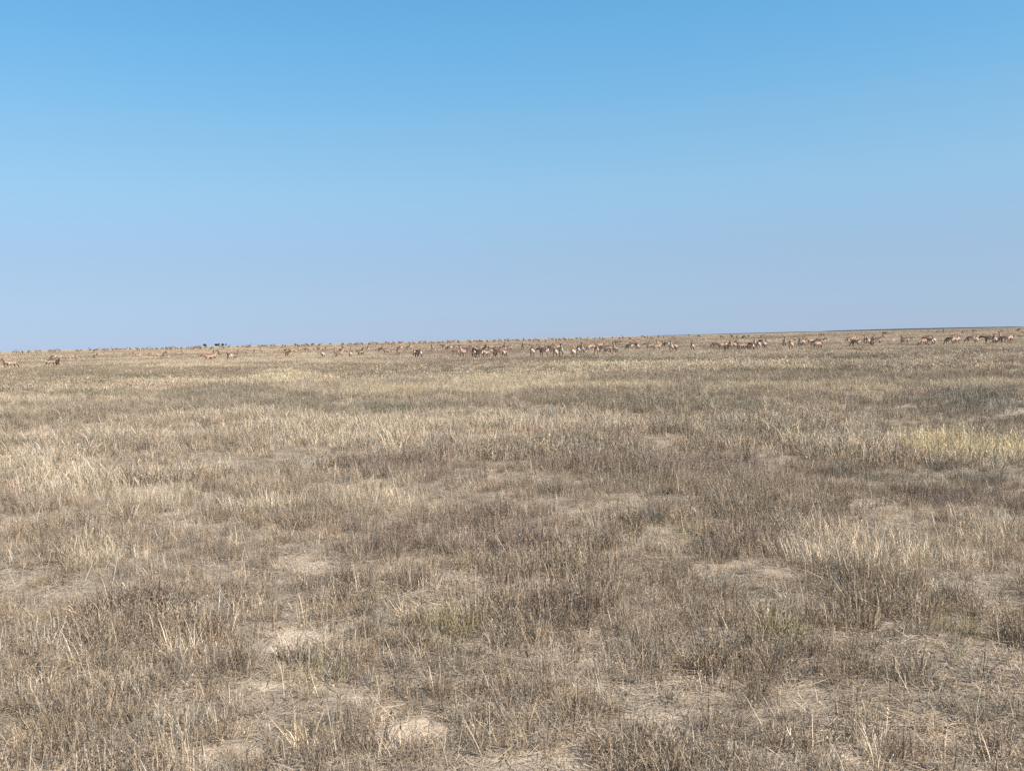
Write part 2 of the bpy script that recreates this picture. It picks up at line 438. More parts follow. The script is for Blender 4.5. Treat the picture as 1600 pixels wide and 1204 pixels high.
# ------------------------------------------------------------------ scattering
def gn_instancer(name, pts, idx, rot, scl, tint, collection, props):
    me = bpy.data.meshes.new(name)
    me.vertices.add(len(pts)); me.vertices.foreach_set('co', pts.astype(np.float32).ravel())
    a = me.attributes.new('pick', 'INT', 'POINT'); a.data.foreach_set('value', idx.astype(np.int32))
    a = me.attributes.new('rot', 'FLOAT_VECTOR', 'POINT'); a.data.foreach_set('vector', rot.astype(np.float32).ravel())
    a = me.attributes.new('scl', 'FLOAT_VECTOR', 'POINT'); a.data.foreach_set('vector', scl.astype(np.float32).ravel())
    set_col(me, 'tint', tint)
    o = link(name, me, **props)
    g = bpy.data.node_groups.new(name + '_scatter', 'GeometryNodeTree')
    g.interface.new_socket('Geometry', in_out='INPUT', socket_type='NodeSocketGeometry')
    g.interface.new_socket('Geometry', in_out='OUTPUT', socket_type='NodeSocketGeometry')
    gi = g.nodes.new('NodeGroupInput'); go = g.nodes.new('NodeGroupOutput')
    ci = g.nodes.new('GeometryNodeCollectionInfo'); ci.inputs['Collection'].default_value = collection
    ci.inputs['Separate Children'].default_value = True; ci.inputs['Reset Children'].default_value = True
    ip = g.nodes.new('GeometryNodeInstanceOnPoints'); ip.inputs['Pick Instance'].default_value = True
    def att(nm, ty):
        q = g.nodes.new('GeometryNodeInputNamedAttribute'); q.data_type = ty; q.inputs['Name'].default_value = nm
        return q.outputs['Attribute']
    L = g.links.new
    L(gi.outputs[0], ip.inputs['Points']); L(ci.outputs[0], ip.inputs['Instance'])
    L(att('pick', 'INT'), ip.inputs['Instance Index']); L(att('rot', 'FLOAT_VECTOR'), ip.inputs['Rotation']); L(att('scl', 'FLOAT_VECTOR'), ip.inputs['Scale'])
    L(ip.outputs[0], go.inputs[0])
    md = o.modifiers.new('scatter', 'NODES'); md.node_group = g
    return o

SPREAD = 0.72
def zone(r0, r1, dens):
    """random points between r0 and r1 ahead of the camera, a little wider than the view"""
    xm = SPREAD * r1 + 1.5
    n = int(dens * 2 * xm * (r1 - r0 * 0.7))
    x = rng.uniform(-xm, xm, n); y = rng.uniform(r0 * .7, r1, n); d = np.hypot(x, y)
    ok = (d >= r0) & (d < r1) & (np.abs(x) < SPREAD * y + 1.5)
    return x[ok], y[ok]

def pick_tint(base, n, var=0.16, hue=0.03):
    v = np.exp(rng.normal(0, var, (n, 1))); h = rng.normal(0, hue, (n, 1))
    return np.clip(base * v * np.concatenate([1 + h, np.ones_like(h), 1 - 1.3 * h], 1), 0.01, 0.95)

G = dict(p=[], i=[], t=[], s=[]); S = dict(p=[], i=[], t=[], s=[]); Tl = dict(p=[], i=[], t=[], s=[]); Li = dict(p=[], i=[], t=[], s=[])
def add(D, x, y, idx, tint, s):
    D['p'].append(np.stack([x, y, height(x, y)], 1)); D['i'].append(idx); D['t'].append(tint)
    D['s'].append(s if s.ndim == 2 else np.repeat(s[:, None], 3, 1))

ZONES = [(1.6, 9.5, 250, 0), (9.5, 30, 72, 1), (30, 110, 17, 2), (110, 460, 0.95, 3)]
for r0, r1, dens, lod in ZONES:
    x, y = zone(r0, r1, dens)
    n = len(x)
    m0 = masks(x, y); mb = m0['bare']; dd_ = np.hypot(x, y)
    full = np.clip(.7 * m0['straw'] + m0['vyel'] + .6 * m0['yel'] + .8 * m0['purp'], 0, 1) * (1 - mb)
    m = masks(x + rng.normal(0, 1, n) * .010 * dd_, y + rng.normal(0, 1, n) * .014 * dd_)   # neighbouring communities mix raggedly
    m['d'] = dd_
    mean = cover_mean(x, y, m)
    clump = fbm(x / (0.45 * 2 ** lod), y / (0.45 * 2 ** lod), 60, 3)      # plants gather in clumps
    keep = rng.random(n) < full * .9 + (1 - full * .9) * np.clip((0.42, .45, .5, .6)[lod] + (3.4, 2.8, 2.2, 1.5)[lod] * (clump - 0.38), (.10, .25, .4, .5)[lod], 1) * (1 - 0.94 * mb)
    x, y, mean, clump = x[keep], y[keep], mean[keep], clump[keep]
    m = {k: v[keep] for k, v in m.items()}; n = len(x)
    gn = patchy(x, y, 3)
    gp = np.clip(0.20 + 1.8 * (gn - 0.46), 0.1, 0.7)
    gp = np.maximum.reduce([gp, m['straw'] * .85, m['yel'] * .95, m['vyel'], m['pink'] * .5])
    gp = gp * (1 - .8 * np.maximum(m['green'], m['blueg'])) * (1 - .5 * m['purp'] * (1 - m['straw']))
    isg = rng.random(n) < gp
    big = fbm(x / (1.1 + lod), y / (1.1 + lod), 81, 3)
    # grass
    a = np.where(isg)[0]
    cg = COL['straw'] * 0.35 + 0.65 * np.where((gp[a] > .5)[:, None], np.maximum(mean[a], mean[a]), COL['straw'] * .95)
    cg = pick_tint(cg, len(a), (.2, .17, .10, .06)[lod])
    tall = 0.6 + 0.6 * rng.random(len(a)) + 0.6 * (big[a] - .4) + 0.15 * m['vyel'][a] + 0.25 * m['straw'][a]
    bl = tall * (0.8 + 0.6 * (clump[a] - .3))
    s = np.stack([bl * (1 + .2 * rng.random(len(a))), bl, bl], 1)
    add(G, x[a], y[a], lod * 5 + rng.integers(0, 5, len(a)), cg, s)
    # sage and other small herbs
    b = np.where(~isg)[0]
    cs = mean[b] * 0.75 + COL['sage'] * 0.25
    # odd plants of another colour
    u = rng.random(len(b))
    cs = np.where((u < (.07, .06, .03, 0)[lod])[:, None], COL['purp'] * 0.9, cs); cs = np.where((u > (.96, .97, .99, 1)[lod])[:, None], COL['blueg'] * 1.05, cs)
    cs = pick_tint(cs, len(b), (.24, .2, .12, .07)[lod])
    s = 0.45 + 0.6 * rng.random(len(b)) ** 1.6 + 1.1 * np.clip(clump[b] - .42, 0, 1) + 0.9 * (big[b] - .4) + .2 * m['purp'][b]
    s = np.clip(s * (.9 if lod == 0 else 1), .35, 1.7)
    add(S, x[b], y[b], lod * 5 + rng.integers(0, 5, len(b)), cs, s)

# bleached single stalks and ground litter, near only
x, y = zone(1.6, 22, 7); m = masks(x, y); k = rng.random(len(x)) < (1 - .75 * m['bare']); x, y = x[k], y[k]
add(Tl, x, y, rng.integers(0, 5, len(x)), pick_tint(np.tile(np.array((.60, .52, .41)), (len(x), 1)), len(x), .2), rng.uniform(.6, 1.15, len(x)) * (1 + np.hypot(x, y) * .01))
x, y = zone(1.6, 16, 120); m = masks(x, y)
k = rng.random(len(x)) < (1 - .78 * m['bare']); x, y = x[k], y[k]
add(Li, x, y, rng.integers(0, 5, len(x)), pick_tint(np.tile(np.array((.38, .31, .235)), (len(x), 1)), len(x), .25), rng.uniform(.7, 1.3, len(x)))

x, y = zone(1.6, 16, 40); m = masks(x, y)
k = rng.random(len(x)) < .12 + .88 * m['bare']; x, y = x[k], y[k]
Cl = dict(p=[], i=[], t=[], s=[])
add(Cl, x, y, rng.integers(0, 5, len(x)), pick_tint(np.tile(COL['soil'] * .95, (len(x), 1)), len(x), .12), rng.uniform(.5, 1.3, len(x)))

for D, nm, cl, lab, cat in ((Cl, 'soil_clods', C_C, 'pale crumbs and clods of dry soil on the bare patches', 'soil'),
                            (G, 'dry_grass', C_G, 'straw coloured dry grass tufts spread over the whole steppe', 'grass'),
                            (S, 'sagebrush', C_S, 'low grey brown sagebrush and herbs covering the steppe ground', 'ground cover'),
                            (Tl, 'dead_stalks', C_T, 'pale bleached dead stalks standing among the nearest plants', 'stalks'),
                            (Li, 'plant_litter', C_L, 'broken dry stems lying on the soil in the foreground', 'litter')):
    P = np.concatenate(D['p']); n = len(P)
    rot = np.stack([rng.normal(0, .06, n), rng.normal(0, .06, n), rng.uniform(0, 6.283, n)], 1)
    if nm == 'plant_litter': rot[:, :2] *= .5
    gn_instancer(nm, P, np.concatenate(D['i']), rot, np.concatenate(D['s']), np.concatenate(D['t']), cl, dict(kind='stuff', label=lab, category=cat))
    print(nm, n)

# ------------------------------------------------------------------ antelopes
M_COAT = attr_mat('antelope_coat')

def antelope_mesh(name, pose, dark=0):
    """one continuous body grown over a skeleton; faces +X, hooves at z = 0"""
    V = []; E = []; Rd = []
    def add_(p, r, par=None):
        V.append(p); Rd.append(r)
        if par is not None: E.append((par, len(V) - 1))
        return len(V) - 1
    dz = -0.36 if pose == 'lie' else 0.0
    pel = add_((-.34, 0, .60 + dz), .145)
    mid = add_((-.02, 0, .57 + dz), .165, pel); ch = add_((.27, 0, .58 + dz), .165, mid)
    ru = add_((-.47, 0, .58 + dz), .10, pel); add_((-.53, 0, .50 + dz), .022, ru)
    nk = {'stand': [(.43, .67), (.53, .76), (.61, .84), (.74, .78), (.81, .69)],
          'alert': [(.41, .71), (.47, .84), (.51, .95), (.64, .92), (.73, .84)],
          'low': [(.45, .63), (.58, .64), (.70, .66), (.84, .58), (.90, .50)],
          'walk': [(.44, .66), (.56, .72), (.66, .78), (.80, .71), (.87, .63)],
          'graze': [(.44, .56), (.54, .43), (.61, .30), (.70, .17), (.74, .08)],
          'lie': [(.40, .40), (.47, .54), (.52, .64), (.65, .60), (.73, .52)]}[pose]
    par = ch; rr = [.105, .070, .066, .052, .048]; hd = None
    for k, (x, z) in enumerate(nk):
        par = add_((x, 0, z), rr[k], par)
        if k == 2: hd = par
    hx, hz = nk[2]
    for sgn in (-1, 1):
        a_ = add_((hx - .02, sgn * .05, hz + .03), .022, hd); add_((hx - .06, sgn * .12, hz + .05), .014, a_)
        wf, wh = {'walk': (.16, .18), 'graze': (.05, .04), 'low': (.08, .10)}.get(pose, (0.02, 0.03))
        f = sgn * wf; h_ = -sgn * wh
        if pose == 'lie':
            a_ = add_((.28, sgn * .12, .13), .06, ch); a_ = add_((.40, sgn * .14, .05), .035, a_); add_((.18, sgn * .13, .03), .025, a_)
            a_ = add_((-.30, sgn * .14, .14), .09, pel); a_ = add_((-.12, sgn * .17, .07), .05, a_); add_((-.34, sgn * .18, .03), .028, a_)
            continue
        a_ = add_((.29, sgn * .095, .47), .075, ch); a_ = add_((.26 + f * .3, sgn * .095, .37), .048, a_)
        a_ = add_((.29 + f * .7, sgn * .085, .21), .027, a_); a_ = add_((.27 + f, sgn * .085, .05), .019, a_); add_((.31 + f, sgn * .085, .0), .023, a_)
        a_ = add_((-.36, sgn * .10, .48), .095, pel); a_ = add_((-.28 + h_ * .3, sgn * .11, .37), .058, a_)
        a_ = add_((-.43 + h_ * .6, sgn * .095, .235), .029, a_); a_ = add_((-.38 + h_, sgn * .09, .05), .019, a_); add_((-.34 + h_, sgn * .09, .0), .023, a_)
    me = bpy.data.meshes.new(name + '_skeleton'); me.from_pydata([Vector(v) for v in V], E, [])
    o = bpy.data.objects.new(name + '_skeleton', me); SC.collection.objects.link(o)
    sk = o.modifiers.new('skin', 'SKIN'); sk.use_smooth_shade = True; sk.branch_smoothing = .6
    for i, r in enumerate(Rd):
        me.skin_vertices[0].data[i].radius = (r, r * (1.12 if i in (pel, mid, ch) else 1.0))
    me.skin_vertices[0].data[0].use_root = True
    o.modifiers.new('sub', 'SUBSURF').levels = 1
    bpy.context.view_layer.update()
    dg = bpy.context.evaluated_depsgraph_get()
    out = bpy.data.meshes.new_from_object(o.evaluated_get(dg)); out.name = name
    bpy.data.objects.remove(o)
    n = len(out.vertices); co = np.zeros(n * 3); out.vertices.foreach_get('co', co); co = co.reshape(-1, 3)
    nm = np.array([v.normal[:] for v in out.vertices])
    tan = np.array((.29, .16, .10)); back = np.array((.105, .062, .044)); white = np.array((.76, .62, .50)); leg = np.array((.26, .16, .11)); face = np.array((.09, .06, .045))
    if dark == 2: tan = tan * .5; back = back * .6; leg = leg * .55; face = face * .8  # some nearer animals: darker coat painted for more shade contrast
    if dark == 1: tan = tan * .6; back = back * .85; white = white * .5; leg = leg * .5; face = face * .6  # far animals: their shaded look is put into the coat colour
    x, y, z = co.T; zz = z - dz
    C = np.tile(tan, (n, 1))
    def put(mask, c):
        t = np.clip(mask, 0, 1)[:, None]; C[:] = C * (1 - t) + c * t
    trunk = (x < .42) & (zz > .36)
    put(trunk * sstep(.3, .8, nm[:, 2]) * .8, back)
    put(trunk * sstep(.1, -.35, nm[:, 2]) * 1.0, white)
    put(((x < -.38) & (zz > .36)) * sstep(-.35, -.8, nm[:, 0]), white)
    put((zz < .40) * 1.0 * (x < .45), leg)
    put((zz < .06) * (x < .45) * (1.0 if pose != 'lie' else 0), back)
    d_ = np.hypot(x - nk[3][0], z - nk[3][1])
    put(sstep(.22, .1, d_), face)
    k = np.hypot(x - nk[1][0], z - nk[1][1]); put(sstep(.12, .04, k) * (nm[:, 0] > .2), white)
    set_col(out, 'coat', C)
    co[:, 0] *= 0.76; out.vertices.foreach_set('co', co.astype(np.float32).ravel()); out.update()
    out.materials.clear(); out.materials.append(M_COAT)
    out.polygons.foreach_set('use_smooth', np.ones(len(out.polygons), bool))
    return out

ME_SHADED = {p: antelope_mesh('shaded_antelope_' + p, p, 1) for p in ('stand', 'alert', 'low', 'walk', 'graze')}
ME_BROWN = {p: antelope_mesh('brown_antelope_' + p, p, 2) for p in ('stand', 'alert', 'low', 'walk', 'graze')}
ME_BROWN['lie'] = None
ME = {p: antelope_mesh('antelope_' + p, p) for p in ('stand', 'alert', 'low', 'walk', 'graze', 'lie')}

def horn_mesh(hx, hz):
    """a pair of short ringed lyre horns is two children, this is one of them"""
    bm = bmesh.new(); prev = None
    pts = [(hx, .035, hz + .04, .016), (hx - .02, .055, hz + .12, .015), (hx - .05, .065, hz + .20, .011), (hx - .06, .05, hz + .27, .005)]
    for (x, y, z, r) in pts:
        ring = [bm.verts.new((x + r * math.cos(a * 1.0472), y + r * math.sin(a * 1.0472), z)) for a in range(6)]
        if prev:
            for k in range(6): bm.faces.new((prev[k], prev[(k + 1) % 6], ring[(k + 1) % 6], ring[k]))
        prev = ring
    bm.faces.new(prev)
    m = bpy.data.meshes.new('horn'); bm.to_mesh(m); bm.free(); m.materials.append(M_HORN); return m
M_HORN = bpy.data.materials.new('horn'); M_HORN.use_nodes = True
M_HORN.node_tree.nodes['Principled BSDF'].inputs['Base Color'].default_value = (.42, .31, .19, 1)
HORN = horn_mesh(.41, .95)

def ground_hit(px, py):
    v = ray(px, py)
    az = math.atan2(v.x, v.y); sl = v.z / math.hypot(v.x, v.y)
    d = 20 * 1.006 ** np.arange(530)
    x = np.sin(az) * d; y = np.cos(az) * d; z = zbase(x, y)
    hit = np.where(H + sl * d <= z)[0]
    k = hit[0] if len(hit) else int(np.searchsorted(d, 430))
    return float(x[k]), float(y[k]), float(z[k]), float(d[k])

# pose, where the hooves stand in the photograph (x, y), facing (degrees: 0 right, 90 away, 180 left, 270 towards us)
A = []
def a(p, x, y, f, s=1.0): A.append((p, x, y, f, s))
_poses = ('stand', 'graze', 'low', 'walk', 'graze', 'alert')
# left edge
a('walk', 11, 577, 200); a('graze', 19, 577, 30); a('walk', 80, 575.5, 5); a('low', 91, 574.5, 280); a('graze', 83, 562.5, 190); a('low', 97, 562, 20); a('graze', 110, 563, 170); a('stand', 119, 563, 260); a('stand', 149, 562, 300)
# left middle distance
a('stand', 215, 560.5, 200); a('graze', 235, 557.5, 0); a('graze', 249, 560, 20); a('stand', 257, 558, 300); a('alert', 260, 555, 260); a('low', 279, 557, 340); a('stand', 284, 556, 270)
a('low', 326, 566, 200); a('alert', 333, 564, 30); a('stand', 334, 555.5, 270); a('low', 343, 556, 250); a('graze', 358, 554, 180); a('stand', 359, 564.5, 110); a('low', 366, 562.5, 20); a('stand', 372, 553, 280)
a('low', 382, 553.5, 10); a('stand', 398, 555, 270); a('stand', 409, 551, 240)
a('graze', 429, 551, 250); a('lie', 436, 559.5, 10); a('stand', 450, 559.5, 340); a('graze', 439, 550, 180); a('low', 446, 551, 300); a('stand', 452, 551, 270); a('graze', 457, 551, 30); a('stand', 467, 550, 250); a('low', 479, 550.5, 180); a('low', 485, 550.5, 10)
a('stand', 499, 549, 180); a('graze', 504, 550.5, 200); a('stand', 505, 561, 80); a('stand', 509, 549.5, 280)
a('stand', 524, 558, 95); a('low', 531, 560, 20); a('graze', 525, 549, 170); a('alert', 533, 556, 300); a('stand', 548, 560.5, 88); a('alert', 549, 550.5, 270)
a('low', 563, 557, 200); a('stand', 567, 555.5, 275); a('stand', 575, 551.5, 270); a('stand', 594, 552, 300); a('low', 603, 554, 200); a('stand', 622, 557, 265); a('graze', 625, 548, 170)
a('graze', 639, 546.5, 200); a('alert', 641, 544, 300); a('stand', 648, 560, 92); a('graze', 654, 560, 300); a('stand', 676, 549, 260)
# the long mixed bunch left of the centre
a('low', 694, 545, 200); a('graze', 702, 549, 180); a('graze', 711, 547.5, 10); a('low', 714, 559.5, 20); a('alert', 723, 560, 240); a('stand', 727, 553, 20); a('graze', 733, 555, 200)
a('stand', 741, 561, 100); a('graze', 739, 551, 0); a('walk', 750, 561.5, 180); a('stand', 761, 561, 60); a('low', 752, 549, 170); a('stand', 757, 554, 290); a('alert', 766, 556, 250); a('graze', 768, 549, 20)
a('stand', 774, 558.5, 100); a('graze', 780, 560, 10); a('stand', 787, 559.5, 200); a('alert', 788, 549, 280); a('low', 795, 549.5, 180); a('walk', 776, 546, 0); a('graze', 785, 553, 190); a('graze', 760, 545, 170)
# centre
a('stand', 817, 546.5, 270); a('low', 821, 546, 20)
a('stand', 832, 559.5, 88); a('low', 850, 558, 190); a('stand', 857, 552, 20); a('graze', 861, 553, 340); a('stand', 868, 561, 95); a('low', 871, 549, 180); a('alert', 877, 559.5, 270); a('graze', 865, 548, 0); a('walk', 845, 548, 180)
a('stand', 896, 561, 85); a('stand', 904, 556, 90); a('alert', 910, 556, 265); a('low', 916, 550.5, 190); a('stand', 921, 549, 30); a('low', 928, 548, 200); a('stand', 932, 557, 270); a('low', 937, 546, 10); a('graze', 942, 552.5, 20)
a('low', 950, 553, 340); a('graze', 957, 552.5, 190); a('alert', 961, 553, 250); a('low', 965, 540.5, 10)
a('graze', 984, 548, 185); a('low', 991, 545.5, 170); a('stand', 996, 548, 100); a('stand', 995, 538, 200)
a('low', 1015, 547.5, 180); a('stand', 1027, 549, 25); a('alert', 1028, 543, 250); a('graze', 1041, 543.5, 190); a('alert', 1049, 552, 265); a('stand', 1056, 549.5, 80); a('stand', 1082, 549, 95)
# right of the centre
a('graze', 1119, 546, 180); a('low', 1128, 547, 175); a('stand', 1135, 549, 85); a('stand', 1141, 549, 270); a('low', 1149, 547.5, 70); a('stand', 1157, 549, 200); a('low', 1166, 547.5, 20); a('graze', 1173, 548.5, 340); a('alert', 1180, 545, 260); a('stand', 1185, 546.5, 100); a('stand', 1195, 546, 80); a('graze', 1189, 541, 190)
a('alert', 1226, 544, 275); a('low', 1232, 541, 20); a('stand', 1236, 548, 95); a('stand', 1250, 543, 265); a('alert', 1255, 541, 80)
a('low', 1266, 540, 190); a('stand', 1272, 545, 300); a('graze', 1278, 546.5, 60); a('walk', 1281, 541, 10)
a('graze', 1327, 535.5, 185); a('low', 1333, 534.5, 15); a('graze', 1337, 543, 190); a('low', 1347, 541, 340); a('alert', 1354, 537, 200); a('stand', 1356, 541, 100); a('walk', 1363, 543, 280); a('alert', 1364, 535, 290); a('stand', 1371, 540, 20)
a('stand', 1410, 537, 260); a('low', 1415, 538.5, 30)
a('graze', 1442, 541.5, 190); a('walk', 1452, 540.5, 185); a('stand', 1459, 540, 95); a('low', 1450, 533, 10)
a('graze', 1484, 539.5, 185); a('low', 1493, 539, 200); a('walk', 1497, 537.5, 90); a('low', 1490, 533, 0)
a('graze', 1517, 537, 190); a('low', 1524, 533.5, 10); a('stand', 1526, 538.5, 85)
a('low', 1546, 539.5, 180, 1.08); a('stand', 1554, 540, 95); a('alert', 1563, 536, 260); a('graze', 1570, 537.5, 200); a('walk', 1576, 537, 20); a('stand', 1580, 535, 85); a('stand', 1595, 528, 60)

FAR = [0, 22, 28, 36, 46, 57, 63, 77, 82, 86, 93, 121, 127, 141, 148, 153, 165, 168, 177, 182, 188, 196, 204, 216, 223, 230, 237, 246, 254, 262, 267, 276, 284, 294, 300, 304, 309, 314, 322, 332, 344, 350, 358,
       386, 391, 406, 415, 424, 429, 442, 446, 463, 467, 473, 482, 488, 499, 516, 535, 545, 555, 561, 566, 577, 582, 585, 590, 596, 601, 608, 613, 616, 625,
       640, 647, 656, 663, 665, 673, 677, 687, 692, 701, 706, 709, 717, 735, 742, 746, 753, 762, 773, 780, 795, 802, 808, 811, 819,
       828, 834, 838, 842, 853, 858, 864, 869, 874, 877, 883, 889, 894, 901, 908, 917, 929, 937, 943, 957, 968, 974, 985, 1008, 1012, 1018, 1037, 1052, 1092,
       1128, 1144, 1152, 1163, 1170, 1191, 1285, 1382, 1465, 1474, 1506, 1522, 1565, 1591]
def sky_y(x): return 549.1 - 0.02375 * x
frng = random.Random(5)
DARKUP = {57, 842, 864, 869, 889, 929, 937, 1092}
for x in FAR:
    if x < 820: s_ = frng.uniform(3.0, 5.4)
    else: s_ = frng.uniform(3.4, 6.2)
    if x in (57,): s_ = 3.0
    if x > 1100: s_ = frng.uniform(6.5, 9)
    A.append((frng.choice(('stand', 'graze', 'low', 'walk', 'graze', 'alert')), x, sky_y(x) + s_, frng.choice((0, 180, 20, 200, 340, 160, 150, 270)), 1.2))

ORD = 'first second third fourth fifth sixth seventh eighth ninth tenth eleventh twelfth thirteenth fourteenth fifteenth sixteenth seventeenth eighteenth nineteenth twentieth'.split()
BANDS = {  # rows by distance, cut where the herd has gaps: (right end of the band, wording)
 'near': [(60, 'in the pair at the left edge'), (130, 'in the running pair near left edge'), (400, 'in the bunch below the dark trees'), (470, 'in the front pair right of trees'), (600, 'in the nearest row left of centre'), (690, 'in the pair left of the centre crowd'), (800, 'in the front crowd left of centre'),
          (885, 'in the front row at the centre'), (970, 'in the front row just past centre'), (1030, 'in the front trio right of centre'), (1100, 'in the sparse row right of centre'), (1210, 'in the tight bunch right of centre'), (1300, 'in the bunch beyond the tight bunch'),
          (1390, 'in the bunch left of the lone pair'), (1430, 'in the lone pair on the right'), (1470, 'in the trio right of the lone pair'), (1505, 'in the bunch behind yellow tufts'), (1535, 'in the group before last bunch'), (1700, 'in the last bunch at the right edge')],
 'mid': [(170, 'in the middle row at far left'), (300, 'in the middle row left of the trees'), (420, 'in the middle row below the trees'), (470, 'in the middle row right of the trees'), (560, 'in the middle row left of centre'), (690, 'in the thin middle row nearing centre'), (800, 'behind the crowd left of centre'),
         (890, 'behind the centre front row'), (980, 'in the middle row past centre'), (1100, 'in the middle row right of centre'), (1300, 'behind the tight bunch right of centre'), (1700, 'in the back row on the right')],
 'far': [(100, 'on the skyline at the left edge'), (200, 'on the skyline between edge and trees'), (300, 'on the skyline just before the trees'), (380, 'on the skyline under the dark trees'), (480, 'on the skyline right of the trees'), (580, 'on the skyline well right of trees'), (660, 'on the skyline left of centre'),
         (760, 'on the skyline above the centre crowd'), (830, 'on the skyline at the centre'), (900, 'on the skyline just past centre'), (1000, 'on the skyline right of centre'), (1200, 'on the skyline before the dark ridge'), (1700, 'under the dark ridge at the right')]}
def compass(f):
    f %= 360
    if f < 50 or f > 310: return 'facing right'
    if 130 < f < 230: return 'facing left'
    return 'seen from behind' if f < 180 else 'seen head on'
WORD = {'stand': 'antelope', 'alert': 'alert antelope', 'low': 'head-low antelope', 'walk': 'walking antelope', 'graze': 'grazing antelope', 'lie': 'resting antelope'}

def build_herd():
    cells = {}
    for (p, x, y, f, s) in A:
        row_s = y - sky_y(x)
        row = 'far' if s == 1.2 else ('near' if row_s > 19.5 else 'mid')
        for k, (xe, ph) in enumerate(BANDS[row]):
            if x < xe: break
        cells.setdefault((row, k), []).append((x, y, p, f, s, ph))
    for (row, k), L_ in cells.items():
        L_.sort()
        for i, (x, y, p, f, s, ph) in enumerate(L_):
            if f % 180 < 25 or f % 180 > 155: f += frng.choice((-38, -25, 0, 25, 38)) * (1 if p != 'lie' else 0)
            wx, wy, wz, d = ground_hit(x, y)
            o = bpy.data.objects.new('saiga_antelope', (ME_SHADED if row == 'far' else ME_BROWN if (frng.random() < .4 and p != 'lie') else ME)[p])
            sc = s * frng.uniform(.94, 1.06)
            o.location = (wx, wy, wz - 0.01); o.rotation_euler = (0, 0, R(f) - math.atan2(wx, wy)); o.scale = (sc, sc, sc)
            SC.collection.objects.link(o)
            o['category'] = 'antelope'; o['group'] = 'herd of antelopes on the steppe'
            what = ('tiny dark antelope' if row == 'far' else WORD[p] + ' ' + compass(f))
            o['label'] = (what + ', ' + (ORD[i] + ' from left ' if len(L_) > 1 else '') + ph).replace(',,', ',')
            if p == 'alert' and row == 'near' and int(x) in (1226, 1563, 877):
                for sg in (1, -1):
                    h = bpy.data.objects.new('horn', HORN); h.scale = (1, sg, 1); h.parent = o; SC.collection.objects.link(h)
build_herd()

def far_herd():
    """the smallest and farthest animals beyond the three hundred, as one object"""
    V, Fc, Cc, off = [], [], [], 0
    T = random.Random(21)
    for _ in range(45):
        px = T.choice((T.uniform(0, 800), T.uniform(380, 1080))); me = ME_SHADED[T.choice(('stand', 'graze', 'low', 'walk'))]
        wx, wy, wz, d = ground_hit(px, sky_y(px) + T.uniform(2.2, 4.0))
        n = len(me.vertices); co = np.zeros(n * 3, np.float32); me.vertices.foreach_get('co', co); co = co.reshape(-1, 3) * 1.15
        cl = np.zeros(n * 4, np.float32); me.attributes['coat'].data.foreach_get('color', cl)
        a_ = T.uniform(0, 6.28); ca, sa = math.cos(a_), math.sin(a_)
        V.append(np.stack([co[:, 0] * ca - co[:, 1] * sa + wx, co[:, 0] * sa + co[:, 1] * ca + wy, co[:, 2] + wz], 1)); Cc.append(cl.reshape(-1, 4)[:, :3])
        Fc += [tuple(off + v for v in p.vertices) for p in me.polygons]; off += n
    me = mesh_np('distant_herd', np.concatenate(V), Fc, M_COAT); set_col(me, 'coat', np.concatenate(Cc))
    link('distant_herd', me, kind='stuff', label='farthest antelopes of the herd scattered as dark specks along the skyline', category='herd')
far_herd()

# ------------------------------------------------------------------ far trees, the dark ridge, a bird
def flat_mat(name, col, rough=.95):
    m, n, out = new_mat(name)
    p = n.nodes.new('ShaderNodeBsdfPrincipled'); p.inputs['Roughness'].default_value = rough
    nz = n.nodes.new('ShaderNodeTexNoise'); nz.inputs['Scale'].default_value = .6; tc = n.nodes.new('ShaderNodeTexCoord')
    cr = n.nodes.new('ShaderNodeValToRGB'); cr.color_ramp.elements[0].color = (*[c * .7 for c in col], 1); cr.color_ramp.elements[1].color = (*[c * 1.3 for c in col], 1)
    n.links.new(tc.outputs['Object'], nz.inputs['Vector']); n.links.new(nz.outputs[0], cr.inputs[0]); n.links.new(cr.outputs[0], p.inputs['Base Color']); n.links.new(p.outputs[0], out.inputs[0])
    return m
M_LEAF = flat_mat('dark_foliage', (.022, .026, .030)); M_BARK = flat_mat('bark', (.08, .06, .05)); M_RIDGE = flat_mat('dark_scrub', (.035, .033, .032)); M_FEATHER = flat_mat('dark_feathers', (.1, .1, .1))

